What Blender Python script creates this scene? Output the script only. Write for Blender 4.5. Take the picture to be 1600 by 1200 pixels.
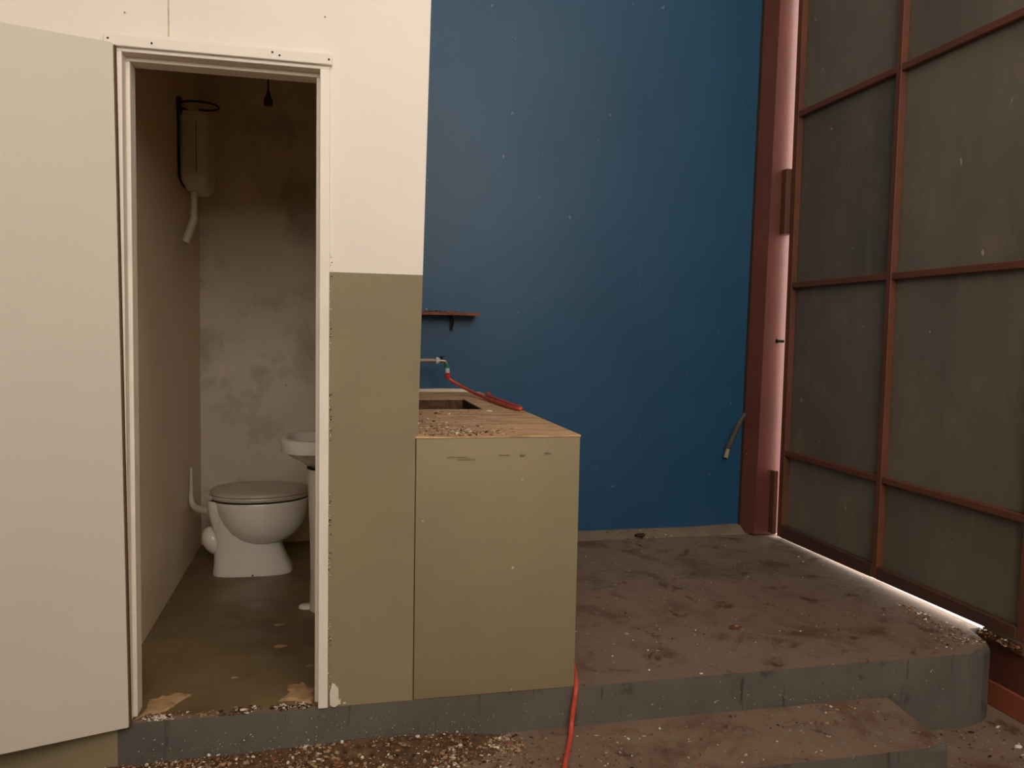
import bpy, bmesh, math, random
from math import sin, cos, pi, radians
from mathutils import Vector, Matrix, Euler, noise

# ------------------------------------------------------------------ camera, world, exposure
S = bpy.context.scene
for o in list(bpy.data.objects):
    bpy.data.objects.remove(o)
COL = S.collection
cam_d = bpy.data.cameras.new('camera')
cam = bpy.data.objects.new('camera', cam_d); COL.objects.link(cam)
cam_d.sensor_fit = 'HORIZONTAL'; cam_d.sensor_width = 36.0
cam_d.lens = 36.0 * 1250 / 1600
cam_d.clip_start = 0.02
yaw, pit, rol = radians(12.82), radians(3.74), radians(-1.09)
f = Vector((sin(yaw)*cos(pit), cos(yaw)*cos(pit), -sin(pit)))
r = Vector((cos(yaw), -sin(yaw), 0.0)); d = f.cross(r)
r2 = r*cos(rol) + d*sin(rol); d2 = -r*sin(rol) + d*cos(rol)
cam.matrix_world = Matrix(((r2.x, -d2.x, -f.x, 0), (r2.y, -d2.y, -f.y, 0), (r2.z, -d2.z, -f.z, 1.2), (0, 0, 0, 1)))
S.camera = cam

W = bpy.data.worlds.new('world'); S.world = W; W.use_nodes = True
bg = W.node_tree.nodes['Background']
bg.inputs[0].default_value = (1.0, 0.945, 0.88, 1); bg.inputs[1].default_value = 4.6

def portal(name, loc, rot, sx, sy):
    l = bpy.data.lights.new(name, 'AREA'); l.shape = 'RECTANGLE'; l.size = sx; l.size_y = sy
    l.cycles.is_portal = True
    o = bpy.data.objects.new(name, l); COL.objects.link(o); o.location = loc; o.rotation_euler = rot
# daylight enters through the high opening in the wall behind the camera
OX0, OX1, OZ0, OZ1, RY = -1.3, 2.0, 2.15, 4.3, -1.8
portal('opening_portal', ((OX0+OX1)/2, RY, (OZ0+OZ1)/2), (radians(90), 0, 0), OX1-OX0, OZ1-OZ0)
KX0, KX1, KY0, KY1 = 0.9, 2.5, -0.9, 0.3      # unseen roof opening, added as fill for floor and gate
portal('fill_roof_portal', ((KX0+KX1)/2, (KY0+KY1)/2, 4.9), (0, 0, 0), KX1-KX0, KY1-KY0)
portal('slit_portal', (2.70, 4.27, 1.6), (0, radians(90), 0), 3.4, 0.06)
portal('gap_portal', (2.70, 3.4, 0.02), (0, radians(90), 0), 0.06, 1.9)

S.view_settings.view_transform = 'Standard'
S.view_settings.look = 'None'
S.view_settings.gamma = 1.0
S.view_settings.use_curve_mapping = False
S.view_settings.exposure = 0.46
S.cycles.max_bounces = 16; S.cycles.diffuse_bounces = 12

# ------------------------------------------------------------------ materials
def srgb(r, g, b):
    def c(v):
        v /= 255.0
        return v/12.92 if v <= .04045 else ((v+.055)/1.055)**2.4
    return (c(r), c(g), c(b), 1)

class NT:
    def __init__(s, name, rough=.7, spec=.3, metal=0):
        s.m = bpy.data.materials.new(name); s.m.use_nodes = True
        s.n = s.m.node_tree.nodes; s.l = s.m.node_tree.links
        s.b = s.n['Principled BSDF']
        s.b.inputs['Roughness'].default_value = rough
        s.b.inputs['Specular IOR Level'].default_value = spec
        s.b.inputs['Metallic'].default_value = metal
        s.tc = s.n.new('ShaderNodeTexCoord'); s.co = s.tc.outputs['Object']
    def map(s, scale=(1, 1, 1), loc=(0, 0, 0)):
        n = s.n.new('ShaderNodeMapping'); n.inputs['Scale'].default_value = scale; n.inputs['Location'].default_value = loc
        s.l.new(s.co, n.inputs[0]); return n.outputs[0]
    def noise(s, scale, detail=4, rough=.55, vec=None, dist=0):
        n = s.n.new('ShaderNodeTexNoise'); n.inputs['Scale'].default_value = scale
        n.inputs['Detail'].default_value = detail; n.inputs['Roughness'].default_value = rough
        n.inputs['Distortion'].default_value = dist
        s.l.new(vec or s.co, n.inputs['Vector']); return n.outputs[0]
    def ramp(s, v, a, b, ca=(0, 0, 0, 1), cb=(1, 1, 1, 1)):
        n = s.n.new('ShaderNodeValToRGB'); e = n.color_ramp.elements
        e[0].position = a; e[1].position = b; e[0].color = ca; e[1].color = cb
        s.l.new(v, n.inputs[0]); return n.outputs[0]
    def mix(s, fac, a, b, mode='MIX'):
        n = s.n.new('ShaderNodeMix'); n.data_type = 'RGBA'; n.blend_type = mode
        for sock, v in ((n.inputs[0], fac), (n.inputs[6], a), (n.inputs[7], b)):
            if isinstance(v, (tuple, float, int)): sock.default_value = v
            else: s.l.new(v, sock)
        return n.outputs[2]
    def math(s, op, a, b=0.0, clamp=False):
        n = s.n.new('ShaderNodeMath'); n.operation = op; n.use_clamp = clamp
        for sock, v in ((n.inputs[0], a), (n.inputs[1], b)):
            if isinstance(v, (float, int)): sock.default_value = v
            else: s.l.new(v, sock)
        return n.outputs[0]
    def sep(s):
        n = s.n.new('ShaderNodeSeparateXYZ'); s.l.new(s.co, n.inputs[0]); return n.outputs
    def color(s, c):
        if isinstance(c, tuple): s.b.inputs['Base Color'].default_value = c
        else: s.l.new(c, s.b.inputs['Base Color'])
        return s
    def roughness(s, v): s.l.new(v, s.b.inputs['Roughness']); return s
    def bump(s, h, strength=.3, dist=.01):
        n = s.n.new('ShaderNodeBump'); n.inputs['Strength'].default_value = strength; n.inputs['Distance'].default_value = dist
        s.l.new(h, n.inputs['Height']); s.l.new(n.outputs[0], s.b.inputs['Normal']); return s

def paint(name, base, var=.93, scale=1.6, rough=.55, spec=.35, speck=None, speck_c=None, bump=.25, bd=.006, blotch=None):
    """Painted surface: slow tonal drift, faint roller relief, optional specks and blotches of their own colour."""
    t = NT(name, rough, spec)
    dk = tuple(c*var for c in base[:3]) + (1,)
    c = t.mix(t.ramp(t.noise(scale, 5, .6), .35, .68), base, dk)
    if blotch:
        bc, lo, hi, sc = blotch
        c = t.mix(t.ramp(t.noise(sc, 6, .65), lo, hi), c, bc)
    if speck:
        c = t.mix(t.ramp(t.noise(speck, 2, .5), .765, .785), c, speck_c)
    t.color(c)
    h = t.math('ADD', t.math('MULTIPLY', t.noise(2.2, 3), 3.0), t.math('MULTIPLY', t.noise(60, 3), .25))
    t.bump(h, bump, bd)
    return t.m

M = {}
M['white'] = paint('white_wall_paint', (.83, .745, .65, 1), .94, 1.2, .5, .35, 9, (.55, .46, .33, 1), .22)
M['leaf'] = paint('door_leaf_paint', (.62, .56, .465, 1), .95, 1.0, .55, .3, 7, (.5, .43, .32, 1), .12)
M['trim'] = paint('door_frame_paint', (.84, .76, .65, 1), .90, 6, .45, .4, 22, (.2, .13, .07, 1), .3)
M['olive'] = paint('olive_dado_paint', (.290, .232, .133, 1), .84, 1.7, .6, .3, 30, (.6, .56, .45, 1), .3)
M['toilet_wall'] = paint('toilet_room_paint', (.76, .65, .50, 1), .86, 2.4, .6, .3, 11, (.30, .26, .20, 1), .3, .006, ((.45, .40, .29, 1), .47, .66, 2.9))
M['toilet_side'] = paint('toilet_side_board', (.78, .63, .44, 1), .9, 1.4, .36, .3, None, None, .15)
M['blue'] = paint('blue_wall_paint', (.015, .082, .170, 1), .84, 1.3, .42, .45, 24, (.16, .19, .2, 1), .3)
M['riser'] = paint('dark_grey_floor_paint', (.145, .125, .105, 1), .68, 3.5, .6, .35, 26, (.42, .38, .3, 1), .5, .008, ((.05, .045, .035, 1), .6, .7, 5))
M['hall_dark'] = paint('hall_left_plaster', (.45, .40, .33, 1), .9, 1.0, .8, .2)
M['hall'] = paint('hall_plaster', (.72, .66, .56, 1), .9, 1.0, .8, .2)
M['mortar'] = paint('grey_mortar', (.21, .158, .112, 1), .72, 9, .9, .15, 30, (.5, .42, .32, 1), .8)

# dusty platform: grey floor paint under brown soil
t = NT('dusty_platform_floor', .72, .3)
n1 = t.noise(1.1, 6, .62); n2 = t.noise(3.4, 7, .68, None, .6); n3 = t.noise(22, 4, .6)
c = t.mix(t.ramp(n1, .30, .60), (.178, .116, .078, 1), (.225, .150, .105, 1))
c = t.mix(t.ramp(n2, .50, .70), c, (.105, .050, .026, 1))
c = t.mix(t.ramp(t.noise(6.0, 7, .74, None, .5), .56, .66), c, (.085, .038, .018, 1))
c = t.mix(t.math('MULTIPLY', t.ramp(n3, .56, .72), .45), c, (.25, .2, .155, 1))
c = t.mix(t.ramp(t.noise(34, 2, .5), .72, .75), c, (.55, .45, .33, 1))
t.color(c); t.bump(t.math('ADD', t.math('MULTIPLY', t.noise(2.5, 4), 2.5), n3), .35, .006)
M['dusty'] = t.m
# toilet floor: dark olive-brown, slightly damp
t = NT('toilet_room_floor', .38, .4)
c = t.mix(t.ramp(t.noise(1.8, 6, .6), .35, .65), (.115, .075, .032, 1), (.20, .135, .065, 1))
c = t.mix(t.ramp(t.noise(5.5, 5, .6), .66, .73), c, (.26, .21, .15, 1))
t.color(c); t.roughness(t.ramp(t.noise(4, 5), .3, .7, (.28, .28, .28, 1), (.6, .6, .6, 1)))
t.bump(t.noise(14, 5), .25, .004)
M['wc_floor'] = t.m
# raw mortar worktop
t = NT('raw_mortar_worktop', .85, .2)
v = t.map((2.2, 9, 3))
c = t.mix(t.ramp(t.noise(2.6, 6, .65, v), .34, .64), (.42, .24, .13, 1), (.70, .44, .25, 1))
c = t.mix(t.ramp(t.noise(3.2, 6, .7, v), .56, .72), c, (.24, .12, .065, 1))
c = t.mix(t.ramp(t.noise(9, 6, .75), .6, .7), c, (.20, .11, .06, 1))
c = t.mix(t.ramp(t.noise(26, 3, .6), .68, .74), c, (.78, .64, .44, 1))
t.color(c); t.bump(t.noise(14, 6, .7), .7, .01)
M['worktop'] = t.m
# red oxide steel
def oxide(name, a, b, rough=.5):
    t = NT(name, rough, .5)
    c = t.mix(t.ramp(t.noise(2.0, 5, .6), .35, .65), a, b)
    c = t.mix(t.ramp(t.noise(40, 2, .5), .76, .79), c, (.5, .35, .25, 1))
    t.color(c); t.bump(t.noise(35, 4), .2, .003); return t.m
M['oxide'] = oxide('red_oxide_steel', (.125, .038, .028, 1), (.165, .050, .036, 1), .38)
M['gate_bar'] = oxide('rusty_red_gate_bar', (.19, .062, .030, 1), (.13, .046, .024, 1), .55)
M['gate_rail_dark'] = oxide('dark_bottom_rail', (.07, .03, .02, 1), (.10, .042, .026, 1), .6)
M['orange_oxide'] = oxide('orange_red_primer', (.34, .085, .035, 1), (.26, .07, .035, 1), .6)
# gate sheet
def sheet(name, k, seed):
    t = NT(name, .45, .5)
    v = t.map((1, 1, .35), (seed, seed*.7, seed*1.3))
    a = (.21*k, .178*k, .132*k, 1); b = (.15*k, .128*k, .094*k, 1)
    c = t.mix(t.ramp(t.noise(1.6, 6, .6, v), .35, .66), a, b)
    c = t.mix(t.math('MULTIPLY', t.ramp(t.noise(4.5, 7, .7, t.map((1, 1, .7), (seed, 1, 3))), .50, .68), .55), c, (.27*k, .215*k, .135*k, 1))
    c = t.mix(t.math('MULTIPLY', t.ramp(t.noise(13, 3, .6, t.map((1, 1, .14), (0, 0, seed))), .60, .74), .35), c, (.24, .21, .155, 1))
    c = t.mix(t.ramp(t.noise(20, 2, .5, t.map((1, 1, .5), (seed, 2, 1))), .76, .78), c, (.5, .45, .36, 1))
    t.color(c); t.bump(t.noise(3, 4), .15, .01); return t.m
SH = [sheet('gate_sheet_paint_a', 1.0, 0), sheet('gate_sheet_paint_b', 1.12, 5.3), sheet('gate_sheet_paint_c', .9, 9.1)]

def drips(mat, c2):
    nt = mat.node_tree; b = nt.nodes['Principled BSDF']; src = b.inputs['Base Color'].links[0].from_socket
    tc = nt.nodes.new('ShaderNodeTexCoord'); mp = nt.nodes.new('ShaderNodeMapping'); mp.inputs['Scale'].default_value = (1, 1, .12)
    nz = nt.nodes.new('ShaderNodeTexNoise'); nz.inputs['Scale'].default_value = 26; nz.inputs['Detail'].default_value = 3
    rp = nt.nodes.new('ShaderNodeValToRGB'); rp.color_ramp.elements[0].position = .66; rp.color_ramp.elements[1].position = .72
    mx = nt.nodes.new('ShaderNodeMix'); mx.data_type = 'RGBA'; mx.inputs[7].default_value = c2
    L = nt.links; L.new(tc.outputs['Object'], mp.inputs[0]); L.new(mp.outputs[0], nz.inputs['Vector']); L.new(nz.outputs[0], rp.inputs[0])
    L.new(rp.outputs[0], mx.inputs[0]); L.new(src, mx.inputs[6]); L.new(mx.outputs[2], b.inputs['Base Color'])
drips(M['riser'], (.055, .045, .036, 1))
def plain(name, c, rough=.5, spec=.4, metal=0, var=.85, scale=8, bump=0):
    t = NT(name, rough, spec, metal)
    t.color(t.mix(t.ramp(t.noise(scale, 4), .35, .65), c, tuple(x*var for x in c[:3]) + (1,)))
    if bump: t.bump(t.noise(40, 4), bump, .003)
    return t.m
M['ceramic'] = plain('glazed_ceramic', (.80, .74, .64, 1), .12, .5, 0, .93, 3)
M['seat'] = plain('seat_plastic', (.52, .44, .35, 1), .3, .45, 0, .92, 4)
M['pvc'] = plain('white_pvc', (.68, .60, .46, 1), .4, .4)
M['tank'] = plain('aged_tank_plastic', (.66, .58, .45, 1), .4, .4)
M['dark_cable'] = plain('dark_cable', (.035, .025, .018, 1), .6, .3)
M['dark_gap'] = plain('dark_gasket', (.03, .022, .016, 1), .8, .2)
M['galv'] = plain('grey_galvanised_pipe', (.30, .26, .20, 1), .45, .5, .3)
M['brass'] = plain('worn_brass', (.45, .36, .20, 1), .35, .5, .8)
M['pale_plastic'] = plain('pale_plastic', (.62, .58, .56, 1), .4, .4)
M['green_plastic'] = plain('green_plastic', (.02, .20, .14, 1), .4, .4)
M['red_plastic'] = plain('red_plastic', (.62, .03, .035, 1), .4, .4)
M['hose'] = plain('red_garden_hose', (.62, .085, .05, 1), .42, .4, 0, .8, 20)
M['shelf'] = plain('reddish_weathered_board', (.28, .09, .05, 1), .7, .3, 0, .6, 18, .4)
M['bracket'] = plain('black_iron', (.02, .018, .02, 1), .6, .3)
M['frayed'] = plain('frayed_grey_sleeve', (.12, .10, .08, 1), .9, .2, 0, .6, 60, .8)
M['frayed_end'] = plain('pale_cable_end', (.38, .32, .24, 1), .9, .2, 0, .7, 60, .6)
M['tan'] = plain('bare_sandy_mortar', (.46, .29, .15, 1), .95, .1, 0, .65, 26, .8)
M['plaster_chip'] = plain('white_plaster_chip', (.80, .72, .60, 1), .8, .2)
M['soil'] = plain('brown_soil', (.15, .085, .048, 1), .95, .1, 0, .45, 40, .8)
M['joint'] = plain('yellowed_joint_filler', (.66, .52, .34, 1), .8, .2, 0, .7, 30)
M['chip_tan'] = plain('tan_chip', (.42, .27, .15, 1), .9, .1)
M['chip_brown'] = plain('brown_leaf_litter', (.15, .07, .035, 1), .9, .1)
M['chip_dark'] = plain('dark_litter', (.05, .03, .018, 1), .9, .1)
M['chip_rust'] = plain('rusty_chip', (.30, .11, .055, 1), .85, .2)
M['outside'] = plain('sunlit_pale_concrete', (.62, .60, .56, 1), .9, .1)
M['hinge'] = oxide('rust_brown_plate', (.16, .055, .03, 1), (.11, .04, .022, 1), .6)

# ------------------------------------------------------------------ mesh helpers (all in world metres)
def BM(): return bmesh.new()
def link(name, bm, mats, parent=None, smooth=False, kind=None, label=None, cat=None, group=None, autosmooth=None):
    if not isinstance(mats, (list, tuple)): mats = [mats]
    me = bpy.data.meshes.new(name)
    if parent is not None:
        p = Vector(parent.location); q = parent.parent
        while q: p += Vector(q.location); q = q.parent
        bmesh.ops.translate(bm, vec=-p, verts=bm.verts)
    bmesh.ops.recalc_face_normals(bm, faces=bm.faces)
    bm.to_mesh(me); bm.free()
    for m in mats: me.materials.append(M[m] if isinstance(m, str) else m)
    if smooth:
        for p_ in me.polygons: p_.use_smooth = True
    if autosmooth:
        for p_ in me.polygons: p_.use_smooth = True
        me.set_sharp_from_angle(angle=radians(autosmooth))
    o = bpy.data.objects.new(name, me); COL.objects.link(o)
    if parent is not None: o.parent = parent
    if kind: o['kind'] = kind
    tag(o, label, cat, group); return o
def tag(o, label=None, cat=None, group=None):
    if label: o['label'] = label
    if cat: o['category'] = cat
    if group: o['group'] = group
    return o
def thing(name, label, cat, loc, group=None, kind=None):
    o = bpy.data.objects.new(name, None); COL.objects.link(o); o.location = loc; o.empty_display_size = .1
    tag(o, label, cat, group)
    if kind: o['kind'] = kind
    return o
def box(bm, x0, x1, y0, y1, z0, z1, bev=0, seg=2, mat=0):
    vs = [bm.verts.new((x, y, z)) for x in (x0, x1) for y in (y0, y1) for z in (z0, z1)]
    q = [(0, 1, 3, 2), (4, 6, 7, 5), (0, 4, 5, 1), (2, 3, 7, 6), (0, 2, 6, 4), (1, 5, 7, 3)]
    fs = [bm.faces.new([vs[i] for i in k]) for k in q]
    for f_ in fs: f_.material_index = mat
    if bev:
        es = list({e for f_ in fs for e in f_.edges})
        bmesh.ops.bevel(bm, geom=es, offset=bev, segments=seg, profile=.5, affect='EDGES', clamp_overlap=True)
    return vs
def ring_pts(c, n1, n2, r, k):
    return [c + n1*(r*cos(2*pi*i/k)) + n2*(r*sin(2*pi*i/k)) for i in range(k)]
def catmull(P, sub):
    P = [Vector(p) for p in P]
    if len(P) < 3 or sub <= 1: return P
    out = []
    Q = [P[0]*2-P[1]] + P + [P[-1]*2-P[-2]]
    for i in range(1, len(Q)-2):
        p0, p1, p2, p3 = Q[i-1:i+3]
        for s in range(sub):
            t_ = s/sub
            out.append(.5*((2*p1) + (p2-p0)*t_ + (2*p0-5*p1+4*p2-p3)*t_*t_ + (3*p1-p0-3*p2+p3)*t_**3))
    out.append(P[-1]); return out
def tube(bm, P, r, k=10, sub=1, mat=0, closed=False):
    P = catmull(P, sub); rs = r if isinstance(r, (list, tuple)) else [r]*len(P)
    if len(rs) != len(P):
        rs = [rs[0] + (rs[-1]-rs[0])*i/(len(P)-1) for i in range(len(P))]
    rings = []; up = None
    for i, p in enumerate(P):
        a = P[i-1] if (i > 0 or closed) else P[i]; b = P[(i+1) % len(P)] if (i < len(P)-1 or closed) else P[i]
        tdir = (b-a).normalized()
        if up is None:
            up = Vector((0, 0, 1)) if abs(tdir.z) < .9 else Vector((1, 0, 0))
        n1 = (up - tdir*up.dot(tdir)).normalized(); n2 = tdir.cross(n1); up = n1
        rings.append([bm.verts.new(v) for v in ring_pts(p, n1, n2, rs[i], k)])
    m = len(rings)
    for i in range(m if closed else m-1):
        A, B = rings[i], rings[(i+1) % m]
        for j in range(k):
            f_ = bm.faces.new((A[j], A[(j+1) % k], B[(j+1) % k], B[j])); f_.material_index = mat
    if not closed:
        for R_ in (rings[0], rings[-1]):
            f_ = bm.faces.new(R_); f_.material_index = mat
def loft(bm, rings, cap0=True, cap1=True, mat=0):
    """rings: lists of points of equal length"""
    V = [[bm.verts.new(p) for p in R_] for R_ in rings]; k = len(V[0])
    for A, B in zip(V, V[1:]):
        for j in range(k):
            f_ = bm.faces.new((A[j], A[(j+1) % k], B[(j+1) % k], B[j])); f_.material_index = mat
    if cap0: bm.faces.new(V[0]).material_index = mat
    if cap1: bm.faces.new(V[-1]).material_index = mat
def sup(cx, cy, z, rx, ry, e=2.0, k=32, egg=0, zf=None):
    out = []
    for i in range(k):
        a = 2*pi*i/k; c_, s_ = cos(a), sin(a)
        x = (abs(c_)**(2/e))*(1 if c_ >= 0 else -1); y = (abs(s_)**(2/e))*(1 if s_ >= 0 else -1)
        y *= 1 - egg*x
        out.append(Vector((cx+rx*x, cy+ry*y, z + (zf(x, y) if zf else 0))))
    return out
def prism(bm, pts, z0, z1, mt=0, ms=0):
    lo = [bm.verts.new((x, y, z0)) for x, y in pts]; hi = [bm.verts.new((x, y, z1)) for x, y in pts]
    n = len(pts)
    bm.faces.new(lo).material_index = ms; top = bm.faces.new(hi); top.material_index = mt
    for i in range(n):
        bm.faces.new((lo[i], lo[(i+1) % n], hi[(i+1) % n], hi[i])).material_index = ms
    return top, hi
rnd = random.Random(7)

# ------------------------------------------------------------------ setting
YW = 2.53          # face of the toilet-room front wall, counter front and platform riser
# lower hall floor
bm = BM(); box(bm, -3.0, 2.70, RY, YW+.27, -.40, -.29)
link('floor', bm, 'dusty', kind='structure', label='dusty brown lower floor of the hall, littered with flakes')

# raised platform, its front edge cast by hand (wavy), corner rounded off by the gate
pts = []
x = -3.0
while x < 2.40:
    pts.append((x, YW + .004*noise.noise(Vector((x*3, 0, 0))))); x += .07
pts += [(2.41, 2.532), (2.48, 2.548), (2.54, 2.58), (2.575, 2.63), (2.585, 2.70), (2.585, 2.76), (2.66, 2.76), (2.66, 4.75), (-3.0, 4.75)]
bm = BM(); top, hi = prism(bm, pts, -.39, 0, 0, 1)
bm.edges.ensure_lookup_table()
es = [e for e in top.edges if min(v.co.y for v in e.verts) < 2.74 and max(v.co.x for v in e.verts) < 2.6 and min(v.co.x for v in e.verts) > -2.99]
bmesh.ops.bevel(bm, geom=es, offset=.022, segments=4, profile=.5, affect='EDGES')
def side_mat(f_):
    c_ = f_.calc_center_median()
    f_.material_index = 0 if f_.normal.z > .93 else (2 if (c_.x < -.623 and c_.y < 2.6) else 1)
bm.normal_update()
for f_ in bm.faces: side_mat(f_)
link('floor_platform', bm, ['dusty', 'riser', 'olive'], kind='structure', label='raised concrete platform with grey painted edge and dusty brown top')
# lower step in front of the platform
bm = BM()
pts = [(-.72, YW+.02)]
x = -.72
while x < 1.98:
    pts.append((x, 2.175 + .006*noise.noise(Vector((x*2.5, 3, 0))))); x += .08
pts += [(2.00, 2.18), (2.018, 2.20), (2.055, YW+.02)]
top, hi = prism(bm, pts, -.31, -.14, 0, 1)
es = [e for e in top.edges if max(v.co.y for v in e.verts) < 2.3 or min(v.co.x for v in e.verts) > 2.0]
bmesh.ops.bevel(bm, geom=es, offset=.02, segments=4, profile=.5, affect='EDGES')
bm.normal_update()
for f_ in bm.faces: f_.material_index = 0 if f_.normal.z > .93 else 1
link('floor_step', bm, ['dusty', 'riser'], kind='structure', label='low concrete step with rounded grey edge in front of the platform')
# toilet room floor finish
bm = BM(); box(bm, -.685, .18, 2.56, 4.58, -.01, .003)
link('floor_toilet', bm, 'wc_floor', kind='structure', label='dark olive-brown damp floor inside the toilet room')

# front wall of the toilet room: white above, olive dado below, both on one skin with the door opening left out
DX0, DX1, DZ = -.612, -.004, 2.004
ZP = 1.372
def wall_front():
    bm = BM()
    def q(x0, x1, z0, z1, mat, y=YW, up=False):
        P = [(x0, z0), (x1, z0), (x1, z1), (x0, z1)]
        vs = []
        for (a, z) in P:
            if a > .25: a = (.272 + (z-.86)*.019) if z > .8625 or up else .2645      # the end of the wall leans a little outwards going up
            vs.append((a, z))
        A = [bm.verts.new((a, y, z)) for a, z in vs]; B = [bm.verts.new((a, YW+.10, z)) for a, z in vs]
        bm.faces.new(A).material_index = mat; bm.faces.new(B).material_index = mat
        for i in range(4): bm.faces.new((A[i], A[(i+1) % 4], B[(i+1) % 4], B[i])).material_index = mat
    q(-3.0, DX0, -.0, ZP, 1); q(-3.0, DX0, ZP, 2.70, 0)
    q(DX0, DX1, DZ, 2.70, 0)
    q(DX1, .27, 0, .862, 1); q(DX1, .27, .862, ZP, 1, up=True); q(DX1, .27, ZP, 2.70, 0)
    return bm
w = link('wall_front', wall_front(), ['white', 'olive'], kind='structure', label='white partition wall with olive dado around the toilet doorway')
# board joint above the doorway and hairline seam
bm = BM(); box(bm, -.4605, -.4565, YW-.0012, YW+.002, 2.03, 2.70)
link('board_joint', bm, 'joint', w, label='thin yellowed vertical joint above the doorway')
bm = BM(); box(bm, .191, .262, 2.631, 4.40, 0, 2.70)
link('wall_partition', bm, 'blue', kind='structure', label='side wall of the toilet room behind the counter')
bm = BM(); box(bm, .175, .19, 2.631, 4.579, 0, 2.559)
link('wall_toilet_right', bm, 'toilet_wall', kind='structure')
bm = BM(); box(bm, -.73, -.685, 2.63, 4.60, 0, 2.62)
link('wall_toilet_left', bm, 'toilet_side', kind='structure', label='smooth beige board wall on the left inside the toilet room')
bm = BM(); box(bm, -.73, .19, 4.58, 4.66, 0, 2.62)
link('wall_toilet_back', bm, 'toilet_wall', kind='structure', label='mould-stained beige back wall of the toilet room')
bm = BM(); box(bm, -.73, .26, 2.63, 4.66, 2.56, 2.68)
link('ceiling_toilet', bm, 'toilet_wall', kind='structure')
bm = BM(); box(bm, .20, 2.66, 4.40, 4.60, 0, 4.9)
link('wall_back', bm, 'blue', kind='structure', label='tall deep-blue painted back wall with a few pale specks')
bm = BM(); box(bm, -3.0, .2745, 4.66, 4.76, 0, 4.9)
link('wall_back_upper', bm, 'hall', kind='structure')
# sloping mortar fillet along the foot of the blue wall
bm = BM()
n = 40; prof = [(4.352, 0.0), (4.36, .012), (4.385, .040), (4.398, .052), (4.41, .054), (4.41, 0.0)]
R_ = []
for i in range(n+1):
    x = .83 + (2.645-.83)*i/n
    k_ = .92 + .22*noise.noise(Vector((x*2.3, 1, 5)))
    R_.append([Vector((x, y + (.006*noise.noise(Vector((x*4, 9, 2))) if y < 4.4 else 0), z*k_)) for y, z in prof])
loft(bm, R_)
link('trim_1', bm, 'mortar', kind='structure', label='rough grey-brown mortar fillet at the foot of the blue wall', autosmooth=50)
# hall shell out of view
bm = BM(); box(bm, -3.1, -3.0, RY-.1, 4.76, -.39, 4.9)
link('wall_left', bm, 'hall_dark', kind='structure')
bm = BM(); box(bm, 2.66, 2.76, RY-.1, 2.40, -.39, 4.9)
link('wall_right', bm, 'hall', kind='structure')
bm = BM()
box(bm, -3.1, 2.76, RY-.1, RY, -.39, OZ0); box(bm, -3.1, 2.76, RY-.1, RY, OZ1, 4.9)
box(bm, -3.1, OX0, RY-.1, RY, OZ0, OZ1); box(bm, OX1, 2.76, RY-.1, RY, OZ0, OZ1)
link('wall_rear', bm, 'hall', kind='structure')
bm = BM()
box(bm, -3.1, KX0, RY-.1, 4.76, 4.9, 5.0); box(bm, KX1, 2.80, RY-.1, 4.76, 4.9, 5.0)  # ceiling boxes leave a hole for the added fill opening
box(bm, KX0, KX1, RY-.1, KY0, 4.9, 5.0); box(bm, KX0, KX1, KY1, 4.76, 4.9, 5.0)
link('ceiling', bm, 'hall', kind='structure')
# pale yard outside the gate
bm = BM(); box(bm, 2.662, 12, -6, 12, -.06, -.002)
y_ = link('ground_outside', bm, 'outside', kind='structure', label='pale daylit ground outside, showing as a white strip under the gate')

# ------------------------------------------------------------------ door frame and leaf
fr = thing('door_frame', 'worn cream wooden frame of the toilet doorway', 'door frame', (DX0, YW, 0), kind='structure')
def jamb(xo, s):
    bm = BM()
    box(bm, *sorted((xo, xo+s*.030)), 2.518, 2.565, 0.002, DZ-.03, .003)
    box(bm, *sorted((xo, xo+s*.041)), 2.5655, 2.632, 0.002, DZ-.042, .003)
    return bm
link('jamb', jamb(DX0, 1), 'trim', fr, label='shaded left jamb of the doorway')
link('jamb', jamb(DX1, -1), 'trim', fr, label='bright right jamb with chipped paint')
bm = BM(); box(bm, DX0, DX1, 2.522, 2.565, DZ-.030, DZ, .003); box(bm, DX0, DX1, 2.5655, 2.632, DZ-.042, DZ, .003)
link('head', bm, 'trim', fr)
bm = BM(); box(bm, -.628, .001, 2.509, 2.5295, 1.985, 2.017, .003)
link('architrave', bm, 'white', fr, label='thin nailed board above the doorway')
bm = BM(); box(bm, -.622, -.10, 2.5215, 2.5298, 2.0172, 2.0186)
link('crack', bm, 'joint', fr, label='hairline crack along the top of the board')
bm = BM()
for xx, zz in ((-.615, 2.004), (-.50, 2.0), (-.17, 2.006), (-.15, 1.999), (-.008, 2.0)):
    tube(bm, [(xx, 2.5085, zz), (xx, 2.5075, zz)], .003, 8)
link('nail', bm, 'chip_dark', fr)

# door leaf swung open in front of the wall
hx, hy = -.580, 2.497; ang = radians(17.5); wl = .60; th = .034
dx, dy = -cos(ang), -sin(ang); nx, ny = -sin(ang)*-1, cos(ang)   # leaf direction, towards wall
bm = BM()
A = [(hx, hy), (hx+dx*wl, hy+dy*wl)]
nrm = (sin(ang)*-1, cos(ang))
P = [A[0], A[1], (A[1][0]+nrm[0]*th, A[1][1]+nrm[1]*th), (A[0][0]+nrm[0]*th, A[0][1]+nrm[1]*th)]
prism(bm, P, .003, 1.990)
for v in bm.verts: v.co.x -= .0095*v.co.z
bmesh.ops.bevel(bm, geom=list(bm.edges), offset=.002, segments=2, affect='EDGES')
dl = link('door_1', bm, 'leaf', kind='structure', label='plain cream door leaf swung wide open to the left')
bm = BM(); box(bm, hx+.0008, hx+.0042, hy+.004, hy+.019, .004, 1.985)  # thin strip coloured dark as the shadow gap between leaf and jamb
for v in bm.verts: v.co.x -= .0095*v.co.z
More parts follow.
